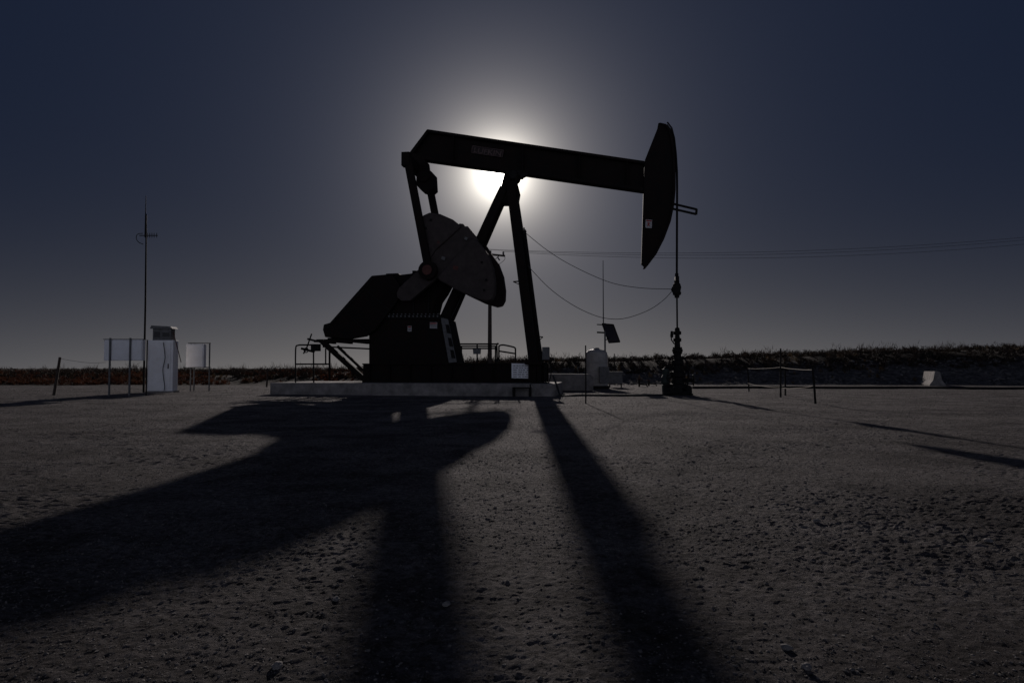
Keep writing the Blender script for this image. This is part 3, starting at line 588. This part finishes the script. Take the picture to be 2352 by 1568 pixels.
# rope fence, right
R1 = rod(1720, 898, 843, -3, 'farthest left stake of the small rope enclosure right of the wellhead', .03, STEEL2, 'fence_stake', 'stake')[1]
R2 = rod(1792, 911, 800, 1, 'tallest stake in the middle of the rope enclosure', .03, STEEL2, 'fence_stake', 'stake')[1]
R3 = rod(1803, 908, 838, 0, 'short stake just right of the tallest one in the rope enclosure', .03, STEEL2, 'fence_stake', 'stake')[1]
R4 = rod(1872, 928, 838, -6, 'nearest right stake of the rope enclosure', .03, STEEL2, 'fence_stake', 'stake')[1]
def rope(a, b, za, zb_, sag, label):
    a = Vector((a[0], a[1], za)); b = Vector((b[0], b[1], zb_)); pts = []
    for k in range(15): t = k/14; p = a.lerp(b, t); p.z -= 4*sag*t*(1-t)*(1+.15*math.sin(9*t)); pts.append(p)
    tag(mk('rope', MB().tube(pts, .009, 6), ROPE, base=tuple(a)), label, 'rope')
rope(R1, R2, zpix(846, R1[1]), zpix(843, R2[1]), .03, 'upper rope between the left stake and the tallest stake')
rope(R2, R4, zpix(843, R2[1]), zpix(849, R4[1]), .03, 'upper rope between the tallest stake and the nearest stake')
rope(R1, R2, zpix(880, R1[1]), zpix(890, R2[1]), .04, 'lower rope between the left stake and the tallest stake')
rope(R2, R4, zpix(890, R2[1]), zpix(886, R4[1]), .05, 'lower rope between the tallest stake and the nearest stake')
# pipeline
a = gp(1590, 33.5); pts = [Vector((a[0]+k*2.5, 33.5-.02*k+.12*math.sin(k*.7), .05+tz(a[0]+k*2.5, 33.5))) for k in range(16)]
tag(mk('flow_line', MB().tube(smoothpath(pts, 3), .06, 8), STEEL2, base=tuple(pts[0])), 'dark pipe lying along the ground in front of the right bank', 'pipe')
# barrier
D = 40.5; c = gp(2140, D); prof = [(-.4,0),(-.4,.1),(-.22,.35),(-.13,.85),(.13,.85),(.22,.35),(.4,.1),(.4,0)]
mb = MB(); mb.prism(prof, -1.4, 1.4); mb.v = [(x*math.cos(.35)+y*math.sin(.35), -x*math.sin(.35)+y*math.cos(.35), z) for x, y, z in mb.v]
o = mk('concrete_barrier', mb, CONC, base=(0,0,0), bev=.02); o.location = (c[0], D, c[2]-.02); tag(o, 'pale concrete barrier at the foot of the bank near the right edge', 'barrier')
# individual rocks
from mathutils import noise as mn
for px, py, s, lab in ((1876, 1197, .02, 'pale stone lying alone right of the leg shadow'), (1806, 1482, .016, 'white stone on the dirt near the bottom, right of the leg shadow'), (636, 1525, .016, 'pale stone at the bottom edge left of the middle shadow'),
                       (1852, 1532, .015, 'whitish stone lowest in the right foreground'), (1025, 1383, .015, 'dark rounded stone between the two leg shadows'), (2270, 1240, .018, 'rounded stone near the right edge of the foreground'), (772, 1370, .014, 'flat stone at the edge of the wide shadow')):
    d_ = ray(px, py); t = -CAM.z/d_.z; p = CAM+d_*t
    bm = bmesh.new(); bmesh.ops.create_icosphere(bm, subdivisions=3, radius=1)
    for v in bm.verts:
        k = 1+.45*mn.noise(v.co*1.3+Vector((px, 0, 0))); v.co = Vector((v.co.x*k*1.3, v.co.y*k, v.co.z*k*.75))*s
    me = bpy.data.meshes.new('stone'); bm.to_mesh(me); bm.free(); me.materials.append(CONC)
    o = bpy.data.objects.new('stone', me); C.objects.link(o); o.location = (p.x, p.y, float(terrain(p.x, p.y))+s*.45); o.rotation_euler = (0, 0, px); tag(o, lab, 'stone')
# ================================================================== LIGHT, SKY, CAMERA
S = ray(1150, 398).normalized(); elev = math.asin(S.z); az = math.atan2(S.x, S.y)
sun = bpy.data.lights.new('sun', 'SUN'); sun.energy = 2.0; sun.angle = R(.6); sun.color = (1, .9, .85)
so = bpy.data.objects.new('sun', sun); C.objects.link(so); so.rotation_euler = S.to_track_quat('Z', 'Y').to_euler(); so.location = (0, 0, 30)
w = bpy.data.worlds.new('World'); bpy.context.scene.world = w; w.use_nodes = True; nt = w.node_tree; N = nt.nodes; Lk = nt.links
bg_ = N['Background']
def math_(op, a, b=None, clamp=False):
    m = N.new('ShaderNodeMath'); m.operation = op; m.use_clamp = clamp
    for i, q in enumerate((a, b)):
        if q is None: continue
        if isinstance(q, (int, float)): m.inputs[i].default_value = q
        else: Lk.new(q, m.inputs[i])
    return m.outputs[0]
tc = N.new('ShaderNodeTexCoord'); nv = N.new('ShaderNodeVectorMath'); nv.operation = 'NORMALIZE'; Lk.new(tc.outputs['Generated'], nv.inputs[0])
dt = N.new('ShaderNodeVectorMath'); dt.operation = 'DOT_PRODUCT'; Lk.new(nv.outputs[0], dt.inputs[0]); dt.inputs[1].default_value = S
cl = math_('MINIMUM', dt.outputs['Value'], .9999999); th = math_('MULTIPLY', math_('ARCCOSINE', cl), 57.2958)
sx = N.new('ShaderNodeSeparateXYZ'); Lk.new(nv.outputs[0], sx.inputs[0]); el = math_('MULTIPLY', math_('MAXIMUM', sx.outputs['Z'], 0.0), 57.2958)
def ex(x, s): return math_('EXPONENT', math_('MULTIPLY', x, -1.0/s))
def col(val, rgb):
    c = N.new('ShaderNodeVectorMath'); c.operation = 'SCALE'; c.inputs[0].default_value = rgb; Lk.new(val, c.inputs['Scale']); return c.outputs[0]
def vadd(a, b):
    c = N.new('ShaderNodeVectorMath'); Lk.new(a, c.inputs[0]); Lk.new(b, c.inputs[1]); return c.outputs[0]
th2 = math_('MULTIPLY', th, th)
core = col(math_('MULTIPLY', ex(th2, .8), 10.0), (1, .97, .9))
mid0 = col(math_('MULTIPLY', ex(th, 1.1), 5.5), (1, .94, .82))
mid = col(math_('MULTIPLY', ex(th, 3.2), .70), (1, .90, .79))
wide = col(math_('MULTIPLY', ex(th, 10.0), .085), (.88, .92, 1.16))
hz = math_('MULTIPLY', ex(el, 4.2), math_('ADD', math_('MULTIPLY', ex(th, 27.0), .24), .025)); hor = col(hz, (1, .93, .80))
one = math_('ADD', 0.0, 1.0); base = col(one, (.0064, .0112, .0275))
back = math_('MAXIMUM', math_('MULTIPLY', sx.outputs['Y'], -1.0), 0.0); back_fill = col(math_('MULTIPLY', math_('MULTIPLY', ex(el, 13.0), back), .62), (.88, .94, 1.16))  # sky glow added behind the camera to brighten faces turned towards it
tot = vadd(vadd(vadd(vadd(core, mid0), vadd(mid, wide)), vadd(hor, back_fill)), base)
sky = N.new('ShaderNodeTexSky'); sky.sky_type = 'NISHITA'; sky.sun_disc = False; sky.sun_elevation = elev; sky.sun_rotation = az
sk = N.new('ShaderNodeVectorMath'); sk.operation = 'SCALE'; Lk.new(sky.outputs[0], sk.inputs[0]); sk.inputs['Scale'].default_value = .003
sc = N.new('ShaderNodeVectorMath'); sc.operation = 'SCALE'; Lk.new(tot, sc.inputs[0]); sc.inputs['Scale'].default_value = 10
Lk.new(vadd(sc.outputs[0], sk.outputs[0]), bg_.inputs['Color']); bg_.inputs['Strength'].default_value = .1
cam = bpy.data.cameras.new('camera'); co_ = bpy.data.objects.new('camera', cam); C.objects.link(co_); cam.lens = 24; cam.sensor_width = 36; cam.clip_end = 6000; cam.clip_start = .05
co_.location = CAM; co_.rotation_euler = (R(90)+PITCH, 0, 0); bpy.context.scene.camera = co_
bpy.context.scene.view_settings.view_transform = 'Standard'; bpy.context.scene.view_settings.look = 'None'; bpy.context.scene.view_settings.exposure = 0
